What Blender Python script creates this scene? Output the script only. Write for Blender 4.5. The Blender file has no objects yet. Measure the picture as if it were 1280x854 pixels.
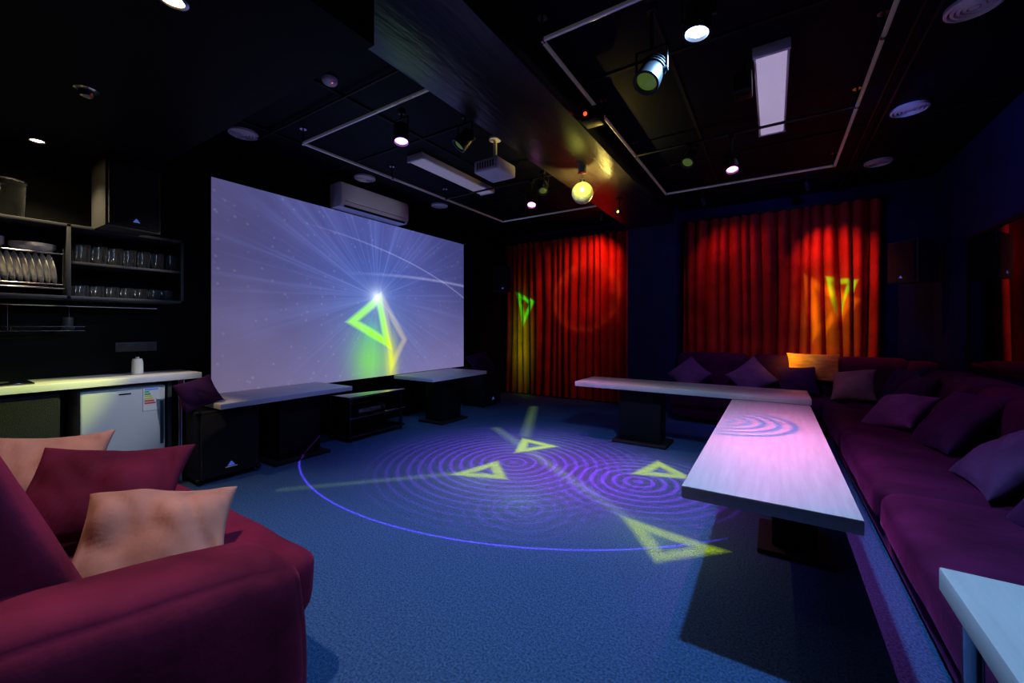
import bpy, bmesh, math, random
from mathutils import Vector, Matrix, noise
random.seed(7)
scene = bpy.context.scene
scene.view_settings.view_transform = 'Standard'
scene.view_settings.look = 'None'
R = math.radians

# ------------------------------------------------------------------ node DSL
class E:
    def __init__(s, nt, sock): s.nt = nt; s.s = sock
    def _m(s, op, *args, clamp=False):
        n = s.nt.nodes.new('ShaderNodeMath'); n.operation = op; n.use_clamp = clamp
        for i, a in enumerate(args):
            if isinstance(a, E): s.nt.links.new(a.s, n.inputs[i])
            else: n.inputs[i].default_value = float(a)
        return E(s.nt, n.outputs[0])
    def __add__(s, o): return s._m('ADD', s, o)
    __radd__ = __add__
    def __sub__(s, o): return s._m('SUBTRACT', s, o)
    def __rsub__(s, o): return s._m('SUBTRACT', o, s)
    def __mul__(s, o): return s._m('MULTIPLY', s, o)
    __rmul__ = __mul__
    def __truediv__(s, o): return s._m('DIVIDE', s, o)
    def __rtruediv__(s, o): return s._m('DIVIDE', o, s)
    def __pow__(s, o): return s._m('POWER', s, o)
    def abs(s): return s._m('ABSOLUTE', s)
    def sin(s): return s._m('SINE', s)
    def sqrt(s): return s._m('SQRT', s)
    def exp(s): return s._m('EXPONENT', s)
    def max(s, o): return s._m('MAXIMUM', s, o)
    def min(s, o): return s._m('MINIMUM', s, o)
    def clamp(s): return s._m('ADD', s, 0.0, clamp=True)
def sep(nt, sock):
    n = nt.nodes.new('ShaderNodeSeparateXYZ'); nt.links.new(sock, n.inputs[0])
    return [E(nt, n.outputs[i]) for i in range(3)]
def comb(nt, a, b, c, color=False):
    n = nt.nodes.new('ShaderNodeCombineColor' if color else 'ShaderNodeCombineXYZ')
    for i, v in enumerate((a, b, c)):
        if isinstance(v, E): nt.links.new(v.s, n.inputs[i])
        else: n.inputs[i].default_value = v
    return n.outputs[0]
def tri_line(x, y, V, w, soft=1.0):
    cx = sum(v[0] for v in V)/3; cy = sum(v[1] for v in V)/3
    s = None
    for i in range(3):
        a = V[i]; b = V[(i+1) % 3]
        nx, ny = b[1]-a[1], -(b[0]-a[0]); L = math.hypot(nx, ny); nx /= L; ny /= L
        if (cx-a[0])*nx+(cy-a[1])*ny > 0: nx, ny = -nx, -ny
        d = x*nx + y*ny - (a[0]*nx+a[1]*ny)
        s = d if s is None else s.max(d)
    return (1.4 - (s + w*.5).abs()/w*1.0*soft).clamp()
def seg_line(x, y, a, b, w):
    dx, dy = b[0]-a[0], b[1]-a[1]; L2 = dx*dx+dy*dy
    t = (((x-a[0])*dx + (y-a[1])*dy)/L2).clamp()
    ex = x - (t*dx + a[0]); ey = y - (t*dy + a[1])
    return (1.0 - (ex*ex+ey*ey).sqrt()/w).clamp()
def dist(x, y, c, sx=1.0):
    a = (x-c[0])*sx; b = y-c[1]
    return (a*a+b*b).sqrt()

# ------------------------------------------------------------------ materials
def mat(name, col, rough=.6, metal=0, var=.0, scale=8, bump=0, bscale=60, sheen=0, trans=0, emis=None, es=0, spec=.5, stretch=(1,1,1), coat=0):
    m = bpy.data.materials.new(name); m.use_nodes = True
    nt = m.node_tree; p = nt.nodes['Principled BSDF']
    p.inputs['Base Color'].default_value = (*col, 1); p.inputs['Roughness'].default_value = rough
    p.inputs['Metallic'].default_value = metal
    p.inputs['Specular IOR Level'].default_value = spec
    if sheen:
        p.inputs['Sheen Weight'].default_value = sheen; p.inputs['Sheen Roughness'].default_value = .35
        k = max(col); p.inputs['Sheen Tint'].default_value = (*[min(1, c/k*.9+.06) for c in col], 1)
    if trans: p.inputs['Transmission Weight'].default_value = trans
    if coat: p.inputs['Coat Weight'].default_value = coat
    if emis: p.inputs['Emission Color'].default_value = (*emis, 1); p.inputs['Emission Strength'].default_value = es
    tc = nt.nodes.new('ShaderNodeTexCoord'); mp = nt.nodes.new('ShaderNodeMapping'); mp.inputs['Scale'].default_value = stretch
    nt.links.new(tc.outputs['Object'], mp.inputs[0])
    n = nt.nodes.new('ShaderNodeTexNoise'); n.inputs['Scale'].default_value = scale; n.inputs['Detail'].default_value = 6
    nt.links.new(mp.outputs[0], n.inputs['Vector'])
    if var:
        r = nt.nodes.new('ShaderNodeValToRGB')
        r.color_ramp.elements[0].position = .3; r.color_ramp.elements[1].position = .7
        r.color_ramp.elements[0].color = (*[c*(1-var) for c in col], 1)
        r.color_ramp.elements[1].color = (*[min(1, c*(1+var)) for c in col], 1)
        nt.links.new(n.outputs['Fac'], r.inputs[0]); nt.links.new(r.outputs[0], p.inputs['Base Color'])
    if bump:
        nb = nt.nodes.new('ShaderNodeTexNoise'); nb.inputs['Scale'].default_value = bscale; nb.inputs['Detail'].default_value = 5
        nt.links.new(mp.outputs[0], nb.inputs['Vector'])
        b = nt.nodes.new('ShaderNodeBump'); b.inputs['Strength'].default_value = bump; b.inputs['Distance'].default_value = .02
        nt.links.new(nb.outputs['Fac'], b.inputs['Height']); nt.links.new(b.outputs[0], p.inputs['Normal'])
    return m
def thin_glass(name, tint=.93, base=.06):
    """thin-walled clear glass: see-through facing the eye, reflective and milky at grazing rims"""
    m = bpy.data.materials.new(name); m.use_nodes = True; nt = m.node_tree; nt.nodes.clear()
    out = nt.nodes.new('ShaderNodeOutputMaterial'); tr = nt.nodes.new('ShaderNodeBsdfTransparent'); tr.inputs[0].default_value = (tint, tint, tint, 1)
    gl = nt.nodes.new('ShaderNodeBsdfGlossy'); gl.inputs['Roughness'].default_value = .12; gl.inputs[0].default_value = (.9,.93,1,1)
    df = nt.nodes.new('ShaderNodeBsdfDiffuse'); df.inputs[0].default_value = (.7,.75,.8,1)
    m1 = nt.nodes.new('ShaderNodeMixShader'); m1.inputs[0].default_value = .45
    nt.links.new(gl.outputs[0], m1.inputs[1]); nt.links.new(df.outputs[0], m1.inputs[2])
    lw = nt.nodes.new('ShaderNodeLayerWeight'); lw.inputs[0].default_value = .35
    f = (E(nt, lw.outputs['Facing'])**3.0)*.50+base
    m2 = nt.nodes.new('ShaderNodeMixShader'); nt.links.new(f.s, m2.inputs[0])
    nt.links.new(tr.outputs[0], m2.inputs[1]); nt.links.new(m1.outputs[0], m2.inputs[2]); nt.links.new(m2.outputs[0], out.inputs[0])
    return m

M_wall = mat('wall_navy_paint', (.007,.010,.065), .7, var=.2, scale=3, bump=.1, bscale=80, spec=.15)
M_wallL = mat('wall_black_paint', (.002,.002,.003), .75, var=.2, scale=3, bump=.1, bscale=80, spec=.15)
M_ceil = mat('ceiling_black_paint', (.0015,.0025,.007), .55, var=.25, scale=2, bump=.08, bscale=20, spec=.07)
M_beam = mat('beam_black_gloss', (.010,.009,.010), .30, var=.4, scale=5, bump=.28, bscale=7, spec=.45, stretch=(3,.6,1))
M_carpet = mat('carpet_blue', (.055,.135,.31), .95, var=.50, scale=100, bump=.9, bscale=260, spec=.1)
M_wood = mat('white_oak_laminate', (.54,.49,.48), .40, var=.10, scale=5, stretch=(9,.7,9), bump=.04, bscale=30)  # laminate darkened in colour to offset the strong light on the tables
M_woodX = mat('white_oak_laminate_cross', (.58,.53,.52), .40, var=.10, scale=5, stretch=(.7,9,9), bump=.04, bscale=30)
M_woodL = mat('white_oak_laminate_brightened', (.80,.76,.74), .40, var=.08, scale=5, stretch=(9,.7,9), bump=.04, bscale=30)  # same laminate, colour brightened to make counter and benches look better lit
M_black = mat('matte_black', (.004,.004,.005), .6, var=.2, spec=.2)
M_blackmet = mat('black_metal', (.010,.010,.012), .38, .5)
M_grill = mat('speaker_grill', (.010,.011,.018), .5, .3, bump=1.0, bscale=350)
M_cab = mat('speaker_cabinet', (.008,.008,.012), .6, bump=.5, bscale=200, spec=.25)
M_cabg = mat('speaker_cabinet_grey', (.05,.05,.053), .5, bump=.4, bscale=200)
M_chrome = mat('chrome', (.65,.65,.70), .18, 1)
M_pipe = mat('truss_pipe_aluminium', (.62,.60,.68), .28, 1, emis=(.4,.38,.5), es=0.06)  # faint emission put into the bare pipes, which are no lamps
M_white = mat('white_plastic', (.72,.72,.74), .4)
M_ceramic = mat('ceramic_white', (.85,.83,.78), .2)
M_glass = thin_glass('clear_glass', .93, .07)
M_jar = thin_glass('clear_jar_glass', .96, .008)
M_fridge = mat('fridge_silver', (.62,.62,.64), .38, .0, bump=.05, bscale=200)
M_sofa = mat('velvet_wine', (.110,.007,.024), .75, var=.5, scale=3.5, sheen=.16, bump=.5, bscale=6, spec=.06)
M_sofaD = mat('velvet_aubergine', (.050,.005,.034), .75, var=.4, scale=5, sheen=.10, bump=.35, bscale=8, spec=.10)
M_pinkp = mat('satin_blush', (.31,.14,.11), .8, var=.20, scale=6, sheen=.12, bump=.35, bscale=10, spec=.06)
M_winep = mat('velvet_wine_cushion', (.072,.006,.020), .8, var=.3, scale=5, sheen=.14, bump=.3, bscale=8, spec=.05)
M_lilac = mat('velvet_mauve_cushion', (.15,.065,.155), .75, var=.25, scale=6, sheen=.2, bump=.4, bscale=10, spec=.1)
M_mid = mat('velvet_purple_cushion', (.085,.028,.095), .75, var=.3, scale=6, sheen=.15, bump=.4, bscale=10, spec=.1)
M_plum = mat('velvet_plum_cushion', (.042,.008,.047), .75, var=.3, scale=6, sheen=.12, bump=.4, bscale=10, spec=.1)
M_orangelit = mat('velvet_orange_lit', (.80,.24,.03), .6, var=.25, scale=6, sheen=.2, bump=.4, bscale=14, stretch=(1,1,5))  # orange light on the sofa backrest, put into the fabric colour
M_curt = mat('curtain_red', (.42,.024,.012), .8, var=.35, scale=3, sheen=.05, bump=.2, bscale=25, spec=.1)
M_mirror = mat('mirror_glass', (.45,.45,.5), .02, 1)
M_ball = mat('mirror_ball_tiles', (.9,.9,.65), .28, .75)
M_shelf = mat('shelf_dark_grey', (.055,.055,.06), .5, var=.1)
M_hob = mat('black_glass', (.006,.006,.008), .06, coat=1)
M_lampW = mat('diffuser_lilac_glow', (.7,.68,.75), .5, emis=(.50,.42,.66), es=.58)  # lamp is off; emission stands in for purple stage light on it
M_lampW2 = mat('diffuser_dim_glow', (.5,.5,.55), .5, emis=(.3,.27,.42), es=.30)  # also off; weaker emission for the stage light it reflects
M_label = mat('label_white', (.8,.8,.8), .5)
M_green = mat('label_green', (.05,.5,.1), .5); M_yel = mat('label_yellow', (.8,.7,.05), .5)
M_red = mat('label_red', (.7,.05,.03), .5); M_blue = mat('logo_blue', (.12,.2,.8), .5, emis=(.1,.2,.9), es=.25)  # the printed blue has a faint glow put in
def emat(name, c, s): return mat(name, (0.02,0.02,0.02), .3, emis=c, es=s)
L_white = emat('lens_cool_white', (.45,.62,1), 24)
L_viol = emat('lens_violet', (.60,.20,1), 9)
L_pink = emat('lens_pink', (1,.20,.85), 8)
L_warm = emat('bulb_warm', (1,.72,.35), 60)
L_dim = emat('lens_yellowgreen', (.35,.60,.08), .12)  # weak emission stands in for reflections in the dark lenses
L_amber = emat('lens_amber', (1,.5,.06), 14)
L_red = emat('led_red', (1,.05,.02), 3)

# ------------------------------------------------------------------ mesh builder
class B:
    def __init__(s): s.bm = bmesh.new(); s.mats = []
    def mi(s, m):
        if m not in s.mats: s.mats.append(m)
        return s.mats.index(m)
    def _add(s, t, m, M=None, smooth=True):
        if M is not None: bmesh.ops.transform(t, matrix=M, verts=t.verts)
        i = s.mi(m)
        for f in t.faces: f.material_index = i; f.smooth = smooth
        me = bpy.data.meshes.new('tmp'); t.to_mesh(me); t.free(); s.bm.from_mesh(me); bpy.data.meshes.remove(me)
    def box(s, lo, hi, m, bev=0, seg=2, M=None):
        t = bmesh.new(); bmesh.ops.create_cube(t, size=1)
        c = [(lo[i]+hi[i])/2 for i in range(3)]; d = [hi[i]-lo[i] for i in range(3)]
        for v in t.verts: v.co = Vector([v.co[i]*d[i]+c[i] for i in range(3)])
        if bev: bmesh.ops.bevel(t, geom=list(t.edges), offset=bev, segments=seg, affect='EDGES', profile=.5)
        s._add(t, m, M)
    def soft(s, lo, hi, r, m, n=16, puff=0, amp=.0, seed=0, fn=None, M=None):
        t = bmesh.new(); bmesh.ops.create_cube(t, size=2)
        bmesh.ops.subdivide_edges(t, edges=list(t.edges), cuts=n, use_grid_fill=True)
        c = Vector([(lo[i]+hi[i])/2 for i in range(3)]); h = Vector([(hi[i]-lo[i])/2 for i in range(3)])
        for v in t.verts:
            q = Vector([math.sin(x*math.pi/2)*.35+x*.65 for x in v.co])
            p = Vector([q[i]*h[i] for i in range(3)])
            inner = Vector([max(-(h[i]-r), min(h[i]-r, p[i])) for i in range(3)])
            dl = p-inner
            if dl.length > 1e-6: p = inner + dl.normalized()*r
            if puff:
                w = [(1-q[i]**2) for i in range(3)]
                for a in range(3):
                    b_, c_ = (a+1) % 3, (a+2) % 3
                    if abs(q[a]) > .99: p[a] += math.copysign(puff*max(0,w[b_])**.6*max(0,w[c_])**.6, q[a])
            p = p + c
            if amp:
                nv = noise.noise_vector(p*4+Vector((seed, 0, 0))); p = p + nv*amp
            if fn: p = fn(p)
            v.co = p
        bmesh.ops.recalc_face_normals(t, faces=list(t.faces))
        s._add(t, m, M)
    def cyl(s, p0, p1, r, m, r2=None, seg=20, M=None):
        p0 = Vector(p0); p1 = Vector(p1); d = p1-p0
        t = bmesh.new()
        bmesh.ops.create_cone(t, cap_ends=True, segments=seg, radius1=r, radius2=r if r2 is None else r2, depth=d.length)
        X = Matrix.Translation((p0+p1)/2) @ d.to_track_quat('Z', 'Y').to_matrix().to_4x4()
        bmesh.ops.transform(t, matrix=X, verts=t.verts)
        s._add(t, m, M)
    def sph(s, c, r, m, seg=16, M=None, sc=(1,1,1)):
        t = bmesh.new(); bmesh.ops.create_uvsphere(t, u_segments=seg, v_segments=seg//2, radius=r)
        for v in t.verts: v.co = Vector([v.co[i]*sc[i]+c[i] for i in range(3)])
        s._add(t, m, M)
    def tube(s, pts, r, m, M=None, seg=12):
        for a, b in zip(pts[:-1], pts[1:]): s.cyl(a, b, r, m, seg=seg, M=M)
        for p in pts[1:-1]: s.sph(p, r*1.02, m, 10, M=M)
    def lathe(s, prof, m, seg=24, M=None):
        t = bmesh.new(); rings = []
        for (r, z) in prof:
            rings.append([t.verts.new((r*math.cos(2*math.pi*i/seg), r*math.sin(2*math.pi*i/seg), z)) for i in range(seg)])
        for a, b in zip(rings[:-1], rings[1:]):
            for i in range(seg): t.faces.new((a[i], a[(i+1) % seg], b[(i+1) % seg], b[i]))
        bmesh.ops.remove_doubles(t, verts=t.verts, dist=1e-5)
        bmesh.ops.recalc_face_normals(t, faces=list(t.faces))
        s._add(t, m, M)
    def pillow(s, M, w, h, th, m, seed=0, n=36, wr=.02):
        t = bmesh.new()
        for sg in (1, -1):
            g = []
            for i in range(n+1):
                row = []
                for j in range(n+1):
                    u = math.sin((i/n*2-1)*math.pi/2); v = math.sin((j/n*2-1)*math.pi/2)
                    x = w/2*u*(1-.10*(1-v*v)); y = h/2*v*(1-.10*(1-u*u))
                    k = max(0, (1-u*u)*(1-v*v))
                    z = sg*th/2*k**.42
                    nn = noise.noise(Vector((x*6+seed, y*6, sg*2.0)))
                    rid = 1-abs(noise.noise(Vector((x*8+y*5+seed, y*3-x*2, sg*3.0))))*3.4
                    z += (nn*.9 - .40*max(0, rid))*wr*min(1, k*4)*sg
                    z += .02*math.sin(u*2+seed)*v
                    row.append(t.verts.new((x, y, z)))
                g.append(row)
            for i in range(n):
                for j in range(n): t.faces.new((g[i][j], g[i+1][j], g[i+1][j+1], g[i][j+1]))
        bmesh.ops.remove_doubles(t, verts=t.verts, dist=1e-4)
        bmesh.ops.recalc_face_normals(t, faces=list(t.faces))
        s._add(t, m, M)
    def poly_prism(s, pts, thick, m, M=None):
        t = bmesh.new()
        a = [t.verts.new((p[0], p[1], 0)) for p in pts]; b = [t.verts.new((p[0], p[1], thick)) for p in pts]
        t.faces.new(a[::-1]); t.faces.new(b)
        for i in range(len(pts)):
            j = (i+1) % len(pts); t.faces.new((a[i], a[j], b[j], b[i]))
        bmesh.ops.recalc_face_normals(t, faces=list(t.faces))
        s._add(t, m, M, smooth=False)
    def done(s, name, sharp=40):
        me = bpy.data.meshes.new(name); s.bm.to_mesh(me); s.bm.free()
        for m in s.mats: me.materials.append(m)
        me.set_sharp_from_angle(angle=R(sharp))
        o = bpy.data.objects.new(name, me); scene.collection.objects.link(o)
        return o
def T(x, y, z): return Matrix.Translation((x, y, z))
def RX(a): return Matrix.Rotation(R(a), 4, 'X')
def RY(a): return Matrix.Rotation(R(a), 4, 'Y')
def RZ(a): return Matrix.Rotation(R(a), 4, 'Z')

# ------------------------------------------------------------------ room shell
XL, XR, YB, YF, ZC = -4.6, 1.65, 7.0, -1.6, 3.15
def shell(name, lo, hi, m):
    b = B(); b.box(lo, hi, m); return b.done(name)
shell('floor', (XL-.1, YF-.1, -.1), (XR+.1, YB+.1, 0), M_carpet)
shell('ceiling', (XL-.1, YF-.1, ZC), (XR+.1, YB+.1, ZC+.1), M_ceil)
shell('wall_left', (XL-.1, YF-.1, 0), (XL, YB+.1, ZC), M_wallL)
shell('wall_right', (XR, YF-.1, 0), (XR+.1, YB+.1, ZC), M_wall)
shell('wall_back', (XL, YB, 0), (XR, YB+.1, ZC), M_wall)
shell('wall_front', (XL, YF-.1, 0), (XR, YF, ZC), M_wallL)
shell('wall_column', (-1.98, 6.55, 0), (-1.25, YB, ZC), M_wall)
shell('ceiling_soffit', (XL, YF, 2.55), (-1.5, 1.2, ZC), M_ceil)
b = B(); b.box((-1.95, YF, 2.88), (-1.27, 6.55, ZC), M_beam, bev=.005)
b.done('ceiling_beam')
b = B(); b.box((XL, 5.9, 0), (XL+.015, YB, .07), M_black); b.done('baseboard_left')
b = B(); b.box((XL, YB-.015, 0), (-1.98, YB, .07), M_black); b.done('baseboard_back')
b = B()
for x in (-4.0, -2.9, -.6, .75):
    b.box((x-.012, 1.25, ZC-.012), (x+.012, YB, ZC), M_black)
for y in (2.9, 4.9, 6.2):
    b.box((XL, y-.012, ZC-.010), (-1.95, y+.012, ZC), M_black); b.box((-1.27, y-.012, ZC-.010), (XR, y+.012, ZC), M_black)
b.done('trim_1')

# ------------------------------------------------------------------ screen
def screen_mat():
    m = bpy.data.materials.new('projection_picture'); m.use_nodes = True; nt = m.node_tree
    nt.nodes.clear(); out = nt.nodes.new('ShaderNodeOutputMaterial')
    tc = nt.nodes.new('ShaderNodeTexCoord')
    X, y, z = sep(nt, tc.outputs['Object'])
    C = (3.70, 1.71)
    r = dist(y, z, C)
    dy = (y-C[0])/(r+.001); dz = (z-C[1])/(r+.001)
    def nz(vec, sc, det=2):
        n = nt.nodes.new('ShaderNodeTexNoise'); n.inputs['Scale'].default_value = sc; n.inputs['Detail'].default_value = det
        nt.links.new(vec, n.inputs['Vector']); return E(nt, n.outputs['Fac'])
    s1 = ((nz(comb(nt, dy, dz, r*.05), 5, 2)-.50)*3.5).clamp(); s2 = ((nz(comb(nt, dy, dz, r*.02+4), 26, 2)-.52)*5).clamp()
    fall = (r*(-1.0)).exp(); core = (r*(-16)).exp(); glow = (r*(-1.5)).exp()
    up = ((z-.9)*.8).clamp()
    ray = (s1*.34+s2*.30)*fall*(.35+up*.65)
    cloud = nz(comb(nt, y, z, 0), 1.1, 3)
    vor = nt.nodes.new('ShaderNodeTexVoronoi'); vor.inputs['Scale'].default_value = 10
    nt.links.new(comb(nt, y, z, 0), vor.inputs['Vector'])
    star = (1-E(nt, vor.outputs['Distance'])/.2).clamp()*.12*nz(comb(nt, y, z, 3), 3)
    arc = (1-(dist(y, z, (4.6, -1.0), .45)-3.05).abs()/.03).clamp()*.16*((y-3.2)*.8).clamp()
    arc2 = (1-(dist(y, z, (2.2, -.9), .62)-3.42).abs()/.015).clamp()*.14*((y-2.6)*.8).clamp()
    low = ((2.0-z)*.6).clamp()
    left = ((3.2-y)*.5).clamp()
    base_r = .050+low*.13+cloud*.055+left*.035; base_g = .052+low*.095+cloud*.05+left*.015; base_b = .21+low*.08+cloud*.12-left*.06
    edge = ((y-1.75)*.5).clamp()*.22+.78
    dark = 1-((y-4.3)*.6).clamp()*up*.50
    t1 = tri_line(y, z, [(3.75,1.73),(3.27,1.37),(3.91,1.04)], .05)  # gobo triangles and green blob falling on the screen, put into the picture
    t2 = tri_line(y, z, [(3.80,1.72),(3.95,.70),(4.22,1.12)], .045)*.5
    gx = (y-3.60)/.27; gz = (z-.86)/.40
    blob = ((gx*gx+gz*gz)*(-1)).exp()
    hx = (y-3.62)/.10; hz = (z-1.22)/.13
    head = ((hx*hx+hz*hz)*(-1)).exp()
    bx = (y-3.95)/.10; bz = (z-.80)/.35
    blob2 = ((bx*bx+bz*bz)*(-1)).exp()
    gl = (dist(y, z, (3.65,1.3))*(-2.4)).exp()
    rr = base_r*edge*dark + ray*.24+core*1.2+star+arc+arc2+t1*.25+t2*.5+blob*.05+blob2*.40
    gg = base_g*edge*dark + ray*.36+core*1.3+star+arc+arc2+t1*.85+t2*.38+blob*.48+head*.15+blob2*.45+gl*.08+glow*.05
    bb = base_b*edge*dark + ray*.95+core*1.3+star*1.3+arc*1.4+arc2*1.5-t1*.25-blob*.24-blob2*.28+gl*.03+glow*.28
    em = nt.nodes.new('ShaderNodeEmission'); em.inputs['Strength'].default_value = 1.0
    nt.links.new(comb(nt, rr.max(0), gg.max(0), bb.max(0), True), em.inputs['Color'])
    nt.links.new(em.outputs[0], out.inputs['Surface'])
    return m
M_screen = screen_mat()
b = B()
b.box((-4.598, 1.74, .61), (-4.575, 5.565, 2.755), M_black)
b.box((-4.575, 1.75, .62), (-4.568, 5.555, 2.75), M_screen)
b.done('projection_screen')

# ------------------------------------------------------------------ tables
def pedestal(b, x, y, zt, w=.40, l=.5):
    b.box((x-w/2, y-l/2, .03), (x+w/2, y+l/2, zt), M_black, .01)
    b.box((x-w/2-.07, y-l/2-.07, 0), (x+w/2+.07, y+l/2+.07, .03), M_cab, .006)
def table(name, lo, hi, zt, peds, m, th=.05, pw=.26, pl=.30):
    b = B()
    b.box((lo[0], lo[1], zt-th), (hi[0], hi[1], zt), m, .004)
    for (x, y) in peds: pedestal(b, x, y, zt-th, pw, pl)
    return b.done(name)
table('lounge_table', (-.335, 1.88), (.27, 4.62), .61, [(0.10, 2.95), (0.0, 4.0)], M_wood, .055, .22, .30)
table('lounge_table', (-1.95, 4.40), (.28, 4.98), .668, [(-1.25, 4.69)], M_woodX, .055, .45, .25)
table('bench_table', (-4.50, 1.53), (-3.83, 2.78), .66, [(-4.12, 2.27)], M_woodL, .045, .36, .42)
table('bench_table', (-4.25, 3.72), (-3.55, 4.85), .66, [(-3.9, 4.3)], M_woodL, .045, .30, .40)
b = B()
b.box((.332, .30, .665), (1.05, 1.372, .72), M_wood, .004)
for (x, y) in ((.375, 1.32), (1.0, 1.32), (.375, .36), (1.0, .36)): b.cyl((x, y, 0), (x, y, .665), .018, M_chrome)
b.box((.36, .36, .62), (.39, 1.32, .665), M_blackmet); b.box((.985, .36, .62), (1.015, 1.32, .665), M_blackmet)
b.done('side_table')

# ------------------------------------------------------------------ near sofa
b = B()
for x in (-3.3, -1.55):
    for y in (.0, .72): b.cyl((x, y, 0), (x, y, .09), .025, M_black)
b.soft((-3.36, -.12, .08), (-1.40, .84, .30), .04, M_sofa, 10)
b.soft((-3.16, .12, .20), (-1.46, .92, .455), .075, M_sofa, 26, .012, .008)
def lean(p): return Vector((p.x, p.y-(p.z-.45)*.38, p.z))
b.soft((-3.16, .08, .25), (-1.385, .36, 1.06), .055, M_sofa, 24, .008, .006, fn=lean)
def armf(p):
    k = max(0, min(1, (p.z-.2)/.4)); s_ = (.72-p.y)*.17
    return Vector((p.x, p.y-(.10*k*k if p.y > .6 else 0)*.3, p.z+k*s_))
b.soft((-1.45, -.22, .03), (-1.165, .73, .615), .105, M_sofa, 28, .012, .007, fn=armf)
def armfl(p):
    k = max(0, min(1, (p.z-.2)/.4)); return Vector((p.x, p.y, p.z+k*(.72-p.y)*.17))
b.soft((-3.44, -.22, .03), (-3.16, .73, .615), .105, M_sofa, 14, .012, .004, fn=armfl)
b.done('velvet_sofa', 60)
def cushion(name, M, w, h, t, m, seed, wr=.02):
    b = B(); b.pillow(M, w, h, t, m, seed, wr=wr); return b.done(name, 80)
cushion('throw_pillow', T(-1.78, .52, .57) @ RZ(70) @ RX(36) @ RZ(-8), .43, .38, .20, M_pinkp, 3, .05)
cushion('throw_pillow', T(-2.24, .49, .635) @ RZ(64) @ RX(42) @ RZ(-8), .50, .42, .20, M_winep, 11, .035)
cushion('throw_pillow', T(-2.86, .42, .625) @ RZ(58) @ RX(55), .44, .36, .17, M_pinkp, 23, .03)

# ------------------------------------------------------------------ corner sofa
b = B()
b.soft((.52, 1.44, .06), (1.60, 5.98, .26), .03, M_sofaD, 10)
b.soft((-1.20, 5.96, .06), (1.60, 6.72, .26), .03, M_sofaD, 10)
for (y0, y1) in ((1.42, 2.93), (2.94, 4.45), (4.46, 5.93)):
    b.soft((.48, y0, .20), (1.36, y1, .43), .07, M_sofaD, 16, .015, .006, seed=y0)
    b.soft((1.26, y0, .36), (1.60, y1, .86), .09, M_sofaD, 14, .015, .006, seed=y0, fn=lambda p: Vector((p.x-(.1*(.86-p.z)), p.y, p.z)))
for (x0, x1) in ((-1.22, -.28), (-.27, .67), (.68, 1.36)):
    b.soft((x0, 5.92, .20), (x1, 6.6, .43), .07, M_sofaD, 14, .015, .006, seed=x0)
    b.soft((x0, 6.46, .36), (x1, 6.73, .92), .09, M_sofaD, 14, .010, .004, seed=x0)
b.soft((1.3, 6.4, .2), (1.6, 6.73, .90), .09, M_sofaD, 10)
b.done('corner_sofa', 60)
P = [(-1.02, 6.33, .62, 0, 62, .44, M_lilac, 46), (-.25, 6.31, .63, 4, 60, .46, M_lilac, 40), (.25, 6.26, .62, 0, 62, .42, M_plum, 5),
     (.78, 6.12, .62, -25, 55, .42, M_pinkp, 10), (1.14, 5.85, .66, -75, 62, .50, M_plum, 8), (.90, 4.78, .56, -60, 38, .44, M_lilac, 15),
     (1.10, 5.25, .65, -80, 60, .46, M_plum, 0), (1.08, 4.12, .62, -85, 50, .58, M_plum, 10), (1.05, 3.2, .60, -95, 45, .50, M_mid, 5), (1.08, 2.6, .60, -80, 48, .52, M_plum, 12)]
for i, (x, y, z, rz, rx, sz, m, roll) in enumerate(P):
    cushion('throw_pillow', T(x, y, z) @ RZ(rz) @ RX(rx) @ RZ(roll), sz, sz*.95, .19, m, i*3.7+40)
cushion('orange_lit_backrest', T(.42, 6.41, .79) @ RX(78), .56, .36, .12, M_orangelit, 71)  # added pad that stands in for the orange-lit part of the backrest

# ------------------------------------------------------------------ curtains
def curtain(x0, x1, y, z0, z1, seed):
    rnd = random.Random(seed); t = bmesh.new()
    n = int((x1-x0)*130); nz_ = 24; rows = []
    ph = rnd.random()*6
    for j in range(nz_+1):
        z = z0+(z1-z0)*j/nz_; row = []
        for i in range(n+1):
            u = i/n; x = x0+(x1-x0)*u
            wob = noise.noise(Vector((x*2.2, seed, z*.30)))*1.4+noise.noise(Vector((x*6, seed+2, z*.12)))*.9
            a = .092*(.85+.7*noise.noise(Vector((x*3, seed+5, 0))))*(1.0-.1*(z-z0)/(z1-z0))
            yy = y + a*math.sin(x*44+ph+wob*2.2)+.012*noise.noise(Vector((x*5, z*.9, seed)))
            row.append(t.verts.new((x+.026*math.cos(x*44+ph+wob*2.2), max(6.755, min(yy, 6.99)), z)))
        rows.append(row)
    for j in range(nz_):
        for i in range(n): t.faces.new((rows[j][i], rows[j][i+1], rows[j+1][i+1], rows[j+1][i]))
    b = B(); b._add(t, M_curt)
    b.box((x0, y-.06, z1-.005), (x1, y+.04, z1+.045), M_black)
    return b.done('curtain', 80)
curtain(-4.50, -2.03, 6.86, .02, 2.93, 1)
curtain(-1.20, 1.18, 6.87, .02, 2.93, 4)

# ------------------------------------------------------------------ wall mirror
b = B()
b.box((1.635, 2.6, .92), (1.648, 5.86, 2.16), M_mirror)
for (lo, hi) in (((1.62,2.57,.89),(1.648,5.89,.92)), ((1.62,2.57,2.16),(1.648,5.89,2.19)), ((1.62,2.57,.92),(1.648,2.6,2.16)), ((1.62,5.86,.92),(1.648,5.89,2.16))):
    b.box(lo, hi, M_black)
b.done('wall_mirror')

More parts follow.
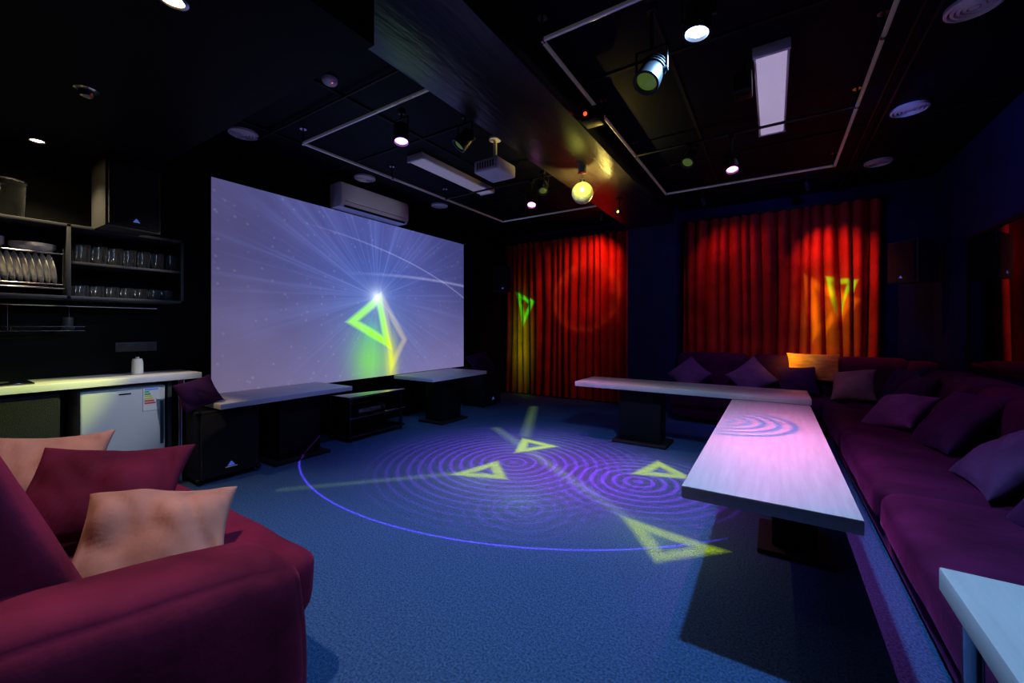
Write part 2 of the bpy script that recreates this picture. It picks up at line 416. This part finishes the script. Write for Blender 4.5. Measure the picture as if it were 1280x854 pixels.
# ------------------------------------------------------------------ speakers
def speaker_floor(y0, y1, xf=-3.9, xb=-4.4, h=.60):
    b = B()
    b.box((xb, y0, .03), (xf-.02, y1, h), M_cab, .018, 3)
    b.box((xf-.02, y0+.02, .05), (xf, y1-.02, h-.02), M_grill, .010, 2)
    for y in (y0+.05, y1-.05):
        for x in (xb+.05, xf-.07): b.cyl((x, y, 0), (x, y, .035), .02, M_black)
    for y in (y0+.01, y1-.01):
        for z in (.04, h-.01): b.sph((xf-.03, y, z), .022, M_black, 10)
    yc = (y0+y1)/2
    b.poly_prism([(-.03,-.012),(.03,-.012),(0,.028)], .003, M_blue, T(xf, yc, .13) @ RZ(90) @ RX(90))
    b.poly_prism([(-.045,-.024),(.045,-.024),(.045,-.017),(-.045,-.017)], .003, M_label, T(xf, yc, .13) @ RZ(90) @ RX(90))
    return b.done('floor_speaker')
speaker_floor(1.40, 1.88); speaker_floor(5.27, 5.74)
def speaker_wall(M, name='wall_speaker'):
    b = B()
    b.poly_prism([(-.16,-.11),(.15,-.17),(.15,.17),(-.16,.11)], .48, M_cabg, M @ T(0, 0, -.24))
    b.box((.15, -.16, -.23), (.175, .16, .23), M_grill, .012, 2, M=M)
    b.poly_prism([(-.022,-.01),(.022,-.01),(0,.02)], .003, M_blue, M @ T(.175, 0, -.18) @ RZ(90) @ RX(90))
    b.cyl((-.16, 0, 0), (-.24, 0, 0), .018, M_blackmet, M=M)
    b.box((-.185, -.05, -.08), (-.155, .05, .08), M_blackmet, M=M)
    return b.done(name)
speaker_wall(T(-4.20, 1.02, 2.27) @ RZ(12) )
speaker_wall(T(1.37, 6.45, 2.05) @ RZ(215))
speaker_wall(T(-4.34, 6.35, 2.2) @ RZ(-40))
cushion('throw_pillow', T(-4.03, 1.45, .745) @ RZ(75) @ RX(70) @ RZ(20), .27, .26, .10, M_plum, 91)
cushion('throw_pillow', T(-4.12, 5.48, .70) @ RZ(70) @ RX(45) @ RZ(10), .44, .42, .16, M_plum, 95)

# ------------------------------------------------------------------ media stand
b = B()
for z in (.50, .27, .06): b.box((-4.42, 2.84, z-.012), (-3.97, 3.66, z+.012), M_hob, .004)
for x in (-4.38, -4.01):
    for y in (2.88, 3.62): b.cyl((x, y, 0), (x, y, .50), .018, M_blackmet)
b.done('media_stand')
b = B(); b.box((-4.36, 3.0, .283), (-4.05, 3.42, .36), M_black, .006)
b.box((-4.05, 3.02, .295), (-4.046, 3.40, .345), M_hob)
b.cyl((-4.046, 3.36, .32), (-4.03, 3.36, .32), .014, M_blackmet); b.done('audio_receiver')

# ------------------------------------------------------------------ air conditioner
b = B()
pr = [(0,0),(.20,.0),(.235,.05),(.235,.24),(.21,.29),(.0,.29)]
b.poly_prism([(p[0], p[1]) for p in pr], 1.06, M_white, T(XL+.002, 4.08, 2.765) @ RX(90))
b.box((-4.40, 3.07, 2.762), (-4.375, 4.03, 2.785), M_black)
b.box((-4.365, 3.03, 2.83), (-4.360, 4.07, 2.99), M_white, .003)
b.box((-4.359, 3.06, 2.825), (-4.357, 4.04, 2.830), M_black)
b.done('air_conditioner')

# ------------------------------------------------------------------ kitchenette
b = B()
Z0, Z1, XS = 1.50, 2.04, -4.27
b.box((XL+.002, -.35, Z0), (XS, 1.43, Z0+.022), M_shelf, .002); b.box((XL+.002, -.35, Z1-.022), (XS, 1.43, Z1), M_shelf, .002)
for y in (-.35, .74, 1.408): b.box((XL+.002, y, Z0), (XS, y+.022, Z1), M_shelf, .002)
b.box((XL+.002, .762, 1.755), (XS-.01, 1.408, 1.775), M_shelf, .002)
b.box((XL+.002, -.33, Z0), (XL+.01, 1.43, Z1), M_wallL)
b.done('kitchen_shelf')
b = B()
for z in (1.60, 1.82):
    b.tube([(-4.31, -.3, z), (-4.31, .73, z)], .005, M_chrome); b.tube([(-4.55, -.3, z), (-4.55, .73, z)], .005, M_chrome)
    for i in range(26):
        y = -.28+i*.04; b.cyl((-4.31, y, z), (-4.55, y, z), .0022, M_chrome, seg=6)
b.tube([(-4.285, -.3, 1.57), (-4.285, .73, 1.57)], .005, M_chrome)
for y in (-.3, .73):
    b.cyl((-4.31, y, 1.53), (-4.31, y, 1.86), .004, M_chrome, seg=8)
b.done('dish_rack')
b = B()
prof = [(.0, 0), (.06, 0), (.085, .008), (.108, .020), (.109, .023), (.085, .013), (.06, .006), (0, .006)]
for i in range(30):
    b.lathe(prof, M_ceramic, 28, T(-4.41, -.26+i*.032, 1.712) @ RX(-80))
b.done('plates')
b = B()
for (y, n) in ((.10, 4), (.36, 5), (.60, 3)):
    for i in range(n): b.lathe([(0,0),(.05,0),(.09,.012),(.112,.034),(.114,.036),(.088,.017),(.05,.006),(0,.006)], M_ceramic, 28, T(-4.41, y, 1.827+i*.011))
b.done('bowls')
b = B()
gp = [(0,.004),(.028,.002),(.033,.01),(.036,.07),(.038,.135)]
for y in [.84+.088*i for i in range(7)]:
    for x in (-4.34, -4.46): b.lathe(gp, M_glass, 20, T(x, y+random.uniform(-.006,.006), 1.775))
gp2 = [(0,.004),(.028,.002),(.032,.008),(.036,.085)]
for y in [.83+.085*i for i in range(7)]:
    for x in (-4.34, -4.45): b.lathe(gp2, M_glass, 20, T(x, y, 1.523))
b.done('drinking_glasses')
b = B()
b.lathe([(0,.005),(.085,.003),(.09,.02),(.094,.12),(.098,.23),(.103,.24),(.103,.25)], M_jar, 32, T(-4.40, .47, Z1))
b.lathe([(.101,.246),(.105,.248),(.105,.256),(.101,.256),(.101,.246)], M_chrome, 32, T(-4.40, .47, Z1)); b.done('glass_jar')
b = B()
b.cyl((-4.55, -.3, 1.46), (-4.55, 1.33, 1.46), .008, M_chrome)
for y in (.0, .8, 1.3): b.cyl((-4.598, y, 1.46), (-4.55, y, 1.46), .006, M_chrome)
for y in (.50, .80):
    b.tube([(-4.55, y, 1.47), (-4.54, y, 1.27), (-4.42, y, 1.27), (-4.42, y, 1.30)], .004, M_chrome)
for x in (-4.54, -4.48, -4.42): b.cyl((x, .46, 1.27), (x, .86, 1.27), .004, M_chrome, seg=8)
b.cyl((-4.42, .46, 1.30), (-4.42, .86, 1.30), .004, M_chrome, seg=8)
b.cyl((-4.48, .78, 1.275), (-4.48, .78, 1.37), .03, M_shelf)
b.done('kitchen_rail')
b = B()
b.box((XL+.002, -1.2, .86), (-4.14, 1.515, .91), M_woodL, .004)
b.box((-4.56, 1.30, .0), (-4.2, 1.325, .86), M_shelf)
b.box((XL+.002, -1.2, .0), (-4.22, .70, .86), M_black, .003)
for y in (-1.1, -.48, .12): b.box((-4.22, y, .12), (-4.205, y+.57, .83), M_cab, .003)
b.cyl((-4.19, 1.385, 0), (-4.19, 1.385, .86), .022, M_chrome)
b.done('kitchen_counter')
b = B(); b.box((-4.55, .02, .912), (-4.2, .58, .922), M_hob, .003)
for (x, y) in ((-4.45, .18), (-4.3, .18), (-4.38, .42)): b.cyl((x, y, .922), (x, y, .9235), .07, M_shelf, seg=32)
b.done('induction_hob')
b = B()
b.box((-4.58, .79, .02), (-4.24, 1.285, .83), M_fridge, .012, 3)
b.box((-4.235, .792, .04), (-4.20, 1.283, .825), M_fridge, .014, 3)
b.box((-4.2, 1.25, .35), (-4.193, 1.27, .70), M_shelf, .003)
b.box((-4.2, 1.14, .63), (-4.196, 1.245, .81), M_label)
for i, m in enumerate((M_green, M_green, M_yel, M_yel, M_red, M_red)):
    b.box((-4.197, 1.15, .775-i*.018), (-4.1945, 1.178+i*.008, .787-i*.018), m)
b.box((-4.197, 1.15, .793), (-4.1945, 1.235, .805), M_blue)
b.box((-4.2, 1.00, .775), (-4.197, 1.07, .785), M_black)
b.done('mini_fridge')
b = B()
b.box((-4.598, 1.07, 1.09), (-4.586, 1.34, 1.17), M_shelf, .004)
for y in (1.115, 1.205, 1.295): b.cyl((-4.586, y, 1.13), (-4.583, y, 1.13), .028, M_cabg)
b.done('power_outlet')
b = B(); b.lathe([(0,0),(.035,0),(.038,.01),(.036,.10),(.030,.125),(0,.13)], M_ceramic, 20, T(-4.40, 1.16, .912))
b.cyl((-4.40,1.16,1.04),(-4.40,1.16,1.052),.012,M_ceramic)
b.done('air_freshener')

# ------------------------------------------------------------------ ceiling hardware
ZP = 3.01
def truss(x0, x1, name):
    b = B(); y0, y1 = 2.15, 5.48
    b.tube([(x0, y0, ZP), (x1, y0, ZP), (x1, y1, ZP), (x0, y1, ZP), (x0, y0, ZP)], .013, M_pipe)
    b.sph((x0, y0, ZP), .014, M_pipe); b.cyl((x0, 4.1, ZP), (x1, 4.1, ZP), .012, M_blackmet)
    for x in (x0, x1):
        for y in (y0, 3.2, 4.1, y1):
            b.cyl((x, y, ZP), (x, y, ZC), .007, M_blackmet); b.cyl((x, y-.015, ZP), (x, y+.015, ZP), .019, M_chrome)
            b.cyl((x, y, ZC-.01), (x, y, ZC), .03, M_chrome)
    return b.done(name)
truss(-3.69, -2.07, 'lighting_pipe_frame'); truss(-1.165, .545, 'lighting_pipe_frame')

def par(loc, aim, lens, r=.075, name='stage_light'):
    loc = Vector(loc); d = (Vector(aim)-loc).normalized()
    Q = Matrix.Translation(loc) @ d.to_track_quat('Z', 'Y').to_matrix().to_4x4()
    b = B()
    b.lathe([(0,-.15),(r*.55,-.15),(r*.8,-.12),(r,-.04),(r*1.05,.012),(r*.86,.012),(r*.84,-.01),(0,-.01)], M_blackmet, 24, Q)
    for k in range(3): b.lathe([(r*.7,-.09-k*.016),(r*1.0,-.09-k*.016),(r*1.0,-.096-k*.016),(r*.7,-.096-k*.016)], M_black, 20, Q)
    b.lathe([(r*.83,-.008),(r*.6,.004),(0,.008)], lens, 24, Q)
    c = loc - d*.07
    top = ZP-.012
    b.tube([(c.x-r*1.2, c.y, c.z), (c.x-r*1.2, c.y, c.z+r*1.9), (c.x+r*1.2, c.y, c.z+r*1.9), (c.x+r*1.2, c.y, c.z)], .006, M_blackmet)
    b.cyl((c.x-r*1.25, c.y, c.z), (c.x-r*.9, c.y, c.z), .013, M_blackmet); b.cyl((c.x+r*.9, c.y, c.z), (c.x+r*1.25, c.y, c.z), .013, M_blackmet)
    b.cyl((c.x, c.y, c.z+r*1.9), (c.x, c.y, top), .009, M_blackmet)
    b.box((c.x-.025, c.y-.02, top-.04), (c.x+.025, c.y+.02, top), M_blackmet, .004)
    return b.done(name)
F = [((-.32, 2.20, 2.76), (-.6, 2.0, 0), L_white, .064), ((-2.43, 2.20, 2.74), (-1.9, 1.7, 0), L_viol, .06),
     ((-2.33, 4.05, 2.70), (-1.7, 2.6, 0), L_pink, .055), ((-.305, 4.05, 2.68), (-.1, 3.2, .6), L_pink, .055),
     ((-.56, 2.18, 2.58), (-.9, 1.5, 1.4), L_dim, .066), ((-2.10, 2.50, 2.74), (-3.2, 1.5, 1), L_dim, .06),
     ((-.67, 4.05, 2.82), (-.9, 3, 1.5), L_dim, .055), ((-2.08, 3.86, 2.76), (-1.6, 3, 1.5), L_dim, .05)]
for f in F: par(*f)
def pin(loc, aim, lens, ztop, name='pin_spot', r=.03):
    loc = Vector(loc); d = (Vector(aim)-loc).normalized()
    Q = Matrix.Translation(loc) @ d.to_track_quat('Z', 'Y').to_matrix().to_4x4()
    b = B(); b.lathe([(0,-.10),(r*.8,-.10),(r,-.02),(r*1.1,.01),(r*.9,.01),(0,.0)], M_blackmet, 18, Q)
    b.lathe([(r*.85,.002),(0,.006)], lens, 16, Q)
    c = loc-d*.05; b.cyl((c.x, c.y, c.z), (c.x, c.y, ztop), .008, M_blackmet); b.box((c.x-.03,c.y-.03,ztop-.015),(c.x+.03,c.y+.03,ztop), M_blackmet)
    return b.done(name)
pin((-1.59, 4.86, 2.70), (-1.6, 3.8, 2.63), L_amber, 2.88)
pin((-2.25, 6.1, 2.98), (-2.75, 6.9, 1.8), L_dim, ZC)
pin((-.80, 6.1, 2.98), (-.45, 6.9, 1.8), L_dim, ZC)
pin((.35, 6.1, 2.98), (.75, 6.9, 1.8), L_dim, ZC)

# mirror ball
t = bmesh.new(); bmesh.ops.create_uvsphere(t, u_segments=32, v_segments=18, radius=.105)
bmesh.ops.inset_individual(t, faces=[f for f in t.faces if len(f.verts) == 4], thickness=.0012, depth=.001)
b = B(); b._add(t, M_ball, T(-1.60, 3.79, 2.63), smooth=False)
b.cyl((-1.6,3.79,2.73),(-1.6,3.79,2.76),.025,M_blackmet); b.cyl((-1.6,3.79,2.74),(-1.6,3.79,2.84),.004,M_chrome)
b.cyl((-1.6,3.79,2.83),(-1.6,3.79,2.88),.045,M_chrome); b.done('mirror_ball', 5)

# projector
b = B(); b.box((-2.44, 3.12, 2.78), (-2.16, 3.44, 2.90), M_white, .018, 3)
b.cyl((-2.44, 3.22, 2.84), (-2.47, 3.22, 2.84), .036, M_black); b.cyl((-2.47,3.22,2.84),(-2.473,3.22,2.84),.028,M_hob)
for i in range(7): b.box((-2.40+i*.03, 3.117, 2.81), (-2.385+i*.03, 3.121, 2.87), M_shelf)
b.cyl((-2.3, 3.28, 2.90), (-2.3, 3.28, ZC), .018, M_white); b.cyl((-2.3,3.28,ZC-.02),(-2.3,3.28,ZC),.06,M_white)
b.done('projector')

def linear(x0, x1, y0, y1, m):
    b = B(); z = ZC-.06
    b.box((x0, y0, z), (x1, y1, ZC), M_white, .008); b.box((x0+.015, y0+.015, z-.006), (x1-.015, y1-.015, z+.002), m, .003)
    b.box((x0-.004, y0-.015, z-.01), (x1+.004, y0+.012, ZC), M_white, .004); b.box((x0-.004, y1-.012, z-.01), (x1+.004, y1+.015, ZC), M_white, .004)
    return b.done('linear_ceiling_lamp')
linear(-.115, .09, 3.16, 4.47, M_lampW); linear(-3.34, -3.12, 3.12, 4.42, M_lampW2)

for (x, y) in ((.968, 3.40), (.968, 4.72), (.985, 6.05), (-4.25, 1.89), (-4.25, 3.26), (-4.25, 4.60)):
    b = B(); X = T(x, y, ZC)
    for r0 in (.125, .098, .072, .046): b.lathe([(r0, 0), (r0, -.02), (r0-.016, -.026), (r0-.018, -.01), (r0-.018, 0)], M_white, 28, X)
    b.lathe([(.022,-.0), (.022,-.024), (0,-.026)], M_white, 20, X); b.done('ceiling_vent')
b = B(); b.lathe([(.055,0),(.055,-.02),(.045,-.035),(.02,-.045),(0,-.045)], M_white, 24, T(-2.79, 1.83, ZC)); b.sph((-2.76,1.83,ZC-.037), .006, L_red, 8); b.done('smoke_detector')
for i, (x, y) in enumerate(((-4.16, .585), (-3.05, .60), (-1.94, .615))):
    b = B(); X = T(x, y, 2.55)
    b.lathe([(.05,0),(.05,-.006),(.038,-.010),(.033,-.002),(.033,0)], M_chrome, 24, X)
    if i == 1:
        b.lathe([(0,-.045),(.025,-.04),(.032,-.02),(.033,0)], M_chrome, 20, X); b.tube([(x-.07,y,2.548),(x-.03,y,2.53),(x+.03,y,2.515)], .005, M_chrome)
    else: b.lathe([(.032,-.001),(0,-.004)], L_warm, 20, X)
    b.done('recessed_downlight')
b = B()
for x in (.72, .80): b.cyl((x, 1.0, ZC-.02), (x, YB, ZC-.02), .012, M_blackmet)
b.tube([(XL+.4, 2.0, ZC-.03), (-2.0, 2.0, ZC-.03)], .01, M_blackmet)
b.done('ceiling_conduit')
b = B(); b.box((-1.24, 2.9, 2.86), (-1.10, 3.04, 2.96), M_blackmet, .008); b.cyl((-1.20,2.9,2.91),(-1.20,2.893,2.91),.014,L_red); b.cyl((-1.20,2.97,2.96),(-1.20,2.97,ZC),.008,M_blackmet)
b.cyl((-1.24,3.0,2.91),(-1.25,3.0,2.91),.018,L_dim); b.done('laser_projector')

# ------------------------------------------------------------------ lights
def light(name, kind, loc, energy, col, aim=None, size=120, blend=.4, rad=.03):
    l = bpy.data.lights.new(name, kind); l.energy = energy; l.color = col
    l.shadow_soft_size = rad
    if kind == 'SPOT': l.spot_size = R(size); l.spot_blend = blend
    o = bpy.data.objects.new(name, l); o.location = loc; scene.collection.objects.link(o)
    if aim is not None: o.rotation_euler = (Vector(aim)-Vector(loc)).to_track_quat('-Z', 'Y').to_euler()
    return o
light('wash_light_cool', 'SPOT', (-.345, 2.185, 2.715), 280, (.25,.55,1.0), (-1.0, 1.7, 0), 135, .6, .04)
light('wash_light_violet', 'SPOT', (-2.40, 2.17, 2.66), 80, (.18,.30,1.0), (-2.5, 2.6, 0), 100, .9)
light('wash_light_magenta', 'SPOT', (-2.30, 3.98, 2.62), 90, (.55,.18,1.0), (-2.0, 3.4, 0), 80, 1)
light('sofa_fill_magenta', 'SPOT', (-.27, 4.02, 2.60), 32, (.90,.22,1.0), (1.0, 3.9, .5), 80, 1)  # extra spot beside the pink stage light, added to lift the right sofa
light('sofa_fill_violet', 'SPOT', (-.63, 4.12, 2.72), 45, (.50,.25,1.0), (-.3, 6.3, .4), 60, 1)  # extra spot added to brighten the back sofa
light('curtain_light_red', 'SPOT', (-2.20, 6.22, 2.90), 66, (1,.11,.03), (-2.85, 6.9, 2.05), 92, 1, .02)
light('curtain_light_red', 'SPOT', (-.85, 6.22, 2.90), 15, (1,.09,.03), (-.35, 6.9, 1.95), 95, 1, .02)
light('curtain_light_orange', 'SPOT', (.30, 6.15, 2.90), 78, (1,.13,.03), (.82, 6.9, 1.75), 70, 1, .02)
light('downlight_warm', 'SPOT', (-4.16, .585, 2.53), 50, (1,.80,.45), (-4.25, .7, 0), 110, .8)
light('downlight_warm', 'SPOT', (-1.94, .615, 2.53), 125, (1,.76,.62), (-1.94, .62, 0), 100, .8)
light('pin_spot_amber', 'SPOT', (-1.595, 4.80, 2.70), 25, (1,.75,.15), (-1.6, 3.79, 2.70), 40, .5)
light('mirror_ball_fill', 'SPOT', (-1.29, 3.0, 2.84), 190, (.95,.95,.15), (-1.6, 3.79, 2.64), 17, .2)  # added lamp that brightens the near side of the ball
light('beam_glow_fill', 'SPOT', (-1.6, 3.97, 2.50), 130, (1,.70,.14), (-1.6, 3.97, 2.9), 145, .9)  # added lamp without a fixture, for the gold glow under the beam
light('yellow_spot', 'SPOT', (-2.13, 2.46, 2.68), 420, (.85,1,.10), (-4.10, .62, .88), 15, .8)
light('kitchen_fill', 'SPOT', (-2.16, 2.42, 2.68), 130, (.85,.9,1.0), (-4.25, .98, .7), 19, .9)  # added white lamp that brightens the fridge front
light('shelf_fill', 'SPOT', (-2.19, 2.40, 2.68), 70, (1.0,.9,.8), (-4.35, .95, 1.70), 16, .9)  # extra lamp for highlights on the shelf glassware
light('air_conditioner_fill', 'SPOT', (-2.36, 3.98, 2.64), 14, (.75,.75,1.0), (-4.4, 3.5, 2.92), 32, .9)  # added lamp that brightens the air conditioner
light('blue_fill', 'SPOT', (.4, 5.4, 2.93), 22, (.08,.12,1.0), (-.2, 6.6, 1.9), 150, 1)  # added blue fill for the column, no fixture behind it
light('blue_fill', 'SPOT', (.35, 4.1, 2.9), 18, (.15,.2,1.0), (1.65, 4.6, 2.5), 130, 1)  # second added blue fill, lifts the right wall

# laser / gobo unit: a real textured spot pointing straight down
LP = (-1.85, 3.9, 2.60)
o = light('gobo_projector_light', 'SPOT', LP, 900, (1,1,1), None, 128, .1, 0)
l = o.data; l.use_nodes = True; nt = l.node_tree; nt.nodes.clear()
out = nt.nodes.new('ShaderNodeOutputLight'); em = nt.nodes.new('ShaderNodeEmission'); tc = nt.nodes.new('ShaderNodeTexCoord')
nx, ny, nzz = sep(nt, tc.outputs['Normal'])
x = LP[0] - (nx/nzz)*LP[2]; y = LP[1] - (ny/nzz)*LP[2]
tris = [[(-2.356,2.76),(-1.947,2.909),(-2.243,3.214)], [(-2.243,3.605),(-2.01,3.991),(-2.438,4.06)],
        [(-1.026,3.636),(-.607,3.769),(-.931,4.055)], [(-.824,2.728),(-.27,2.639),(-.543,2.347)]]
T_ = None
for tv in tris:
    q = tri_line(x, y, tv, .048); T_ = q if T_ is None else T_+q
halo = None
for c in ((-2.15,2.8),(-.65,2.6),(-.85,3.8),(-2.2,3.9),(-1.6,2.6)):
    h = (dist(x, y, c)*(-4)).exp(); halo = h if halo is None else halo+h
st = seg_line(x, y, (-3.3,1.75), (-2.3,2.85), .07) + seg_line(x, y, (-3.0,4.3), (-.55,2.55), .09) + seg_line(x, y, (-2.5,4.2), (-3.3,5.8), .10)
r1 = dist(x, y, (-2.1, 3.3)); ringsA = ((r1*66).sin()*.5+.5)**3 * (1.5-r1).clamp()*1.25
r2 = dist(x, y, (-.95, 3.45)); ringsB = ((r2*68).sin()*.5+.5)**3 * ((.85-r2)*2).clamp()*1.3
r3 = dist(x, y, (-1.5, 2.5)); ringsC = ((r3*62).sin()*.5+.5)**3 * ((.75-r3)*1.5).clamp()*.7
arcm = (1-(dist(x, y, (-2.4, 4.6))-2.8).abs()/.014).clamp()*((2.85-y)*3).clamp()
gx = (x+1.6)/1.1; gy = (y-3.2)/.85; pg = ((gx*gx+gy*gy)*(-1)).exp()
cut = 1-T_.clamp()*.8
rr = T_*3.6+(halo*.32+st*.55+(ringsA+ringsC)*.62+ringsB*.8+arcm*1.4+pg*.80)*cut
gg = T_*2.2+(halo*.48+st*.42+(ringsA+ringsC)*.03+ringsB*.04+arcm*.3+pg*.02)*cut
bb = (halo*.02+st*.04+(ringsA+ringsC)*.70+ringsB*.85+arcm*3.6+pg*.22)*cut
nt.links.new(comb(nt, rr, gg, bb, True), em.inputs[0]); em.inputs[1].default_value = 1; nt.links.new(em.outputs[0], out.inputs[0])

# table light with rings (same kind of gobo, focused on the table-top plane)
TP = (-.16, 3.30, 2.90); D = TP[2]-.61
o = light('ring_projector_light', 'SPOT', TP, 520, (1,1,1), None, 74, .35, 0)
l = o.data; l.use_nodes = True; nt = l.node_tree; nt.nodes.clear()
out = nt.nodes.new('ShaderNodeOutputLight'); em = nt.nodes.new('ShaderNodeEmission'); tc = nt.nodes.new('ShaderNodeTexCoord')
nx, ny, nzz = sep(nt, tc.outputs['Normal'])
x = TP[0] - (nx/nzz)*D; y = TP[1] - (ny/nzz)*D
r1 = dist(x, y, (-.33, 3.38)); rg = ((r1*68+2).sin()*.5+.5) * ((.52-r1)*30).clamp()
gx = (x-.0)/.45; gy = (y-2.9)/.90; wash = ((gx*gx+gy*gy)*(-1)).exp()
rr = wash*.90*(1-rg*.96); gg = wash*.13*(1-rg*.96); bb = wash*.50*(1-rg*.6)+rg*.12
nt.links.new(comb(nt, rr, gg, bb, True), em.inputs[0]); em.inputs[1].default_value = 1.0; nt.links.new(em.outputs[0], out.inputs[0])
b = B(); b.box((-.24, 3.22, 2.93), (-.125, 3.38, 3.06), M_blackmet, .01); b.cyl((-.17,3.30,2.93),(-.17,3.30,2.915),.03,M_blackmet); b.cyl((-.17,3.30,3.06),(-.17,3.30,ZC),.01,M_blackmet)
b.done('effect_projector')

# gobo on curtains: points toward +Y
CP = (-1.6, 3.95, 2.45); D = 6.86-CP[1]
o = light('gobo_curtain_light', 'SPOT', CP, 600, (1,1,1), None, 125, .1, 0); o.rotation_euler = (R(90), 0, 0)
l = o.data; l.use_nodes = True; nt = l.node_tree; nt.nodes.clear()
out = nt.nodes.new('ShaderNodeOutputLight'); em = nt.nodes.new('ShaderNodeEmission'); tc = nt.nodes.new('ShaderNodeTexCoord')
nx, ny, nzz = sep(nt, tc.outputs['Normal'])
x = CP[0] - (nx/nzz)*D; z = CP[2] - (ny/nzz)*D
a = tri_line(x, z, [(.42,1.95),(.95,1.62),(.50,1.15)], .06); c = tri_line(x, z, [(.62,1.95),(.95,1.88),(.74,1.50)], .035)
g2 = tri_line(x, z, [(-4.28,1.95),(-3.92,1.78),(-4.15,1.35)], .04)
bx = (x-.66)/.24; bz = (z-1.35)/.5; bl = ((bx*bx+bz*bz)*(-1)).exp()
ox = (x-.50)/.24; oz = (z-.62)/.28; ol = ((ox*ox+oz*oz)*(-1)).exp()
cx = (x+4.18)/.18; cz = (z-.95)/.65; bl2 = ((cx*cx+cz*cz)*(-1)).exp()
rr = a*1.0+bl*.6+bl2*.35+ol*1.6; gg = a*2.5+bl*2.0+c*16+g2*16+bl2*5.0+ol*1.0; bb = c*.2+g2*.3
nt.links.new(comb(nt, rr, gg, bb, True), em.inputs[0]); em.inputs[1].default_value = 1; nt.links.new(em.outputs[0], out.inputs[0])

w = bpy.data.worlds.new('World'); scene.world = w; w.use_nodes = True
w.node_tree.nodes['Background'].inputs[0].default_value = (.1,.12,.4,1); w.node_tree.nodes['Background'].inputs[1].default_value = .02

# ------------------------------------------------------------------ camera
cam = bpy.data.cameras.new('camera'); co = bpy.data.objects.new('camera', cam); scene.collection.objects.link(co)
cam.sensor_width = 36; cam.lens = 510/1280*36; cam.shift_y = -17/1280; cam.clip_start = .02
co.location = (0, 0, 1.29); co.rotation_euler = (R(90), 0, R(32.67))
scene.camera = co
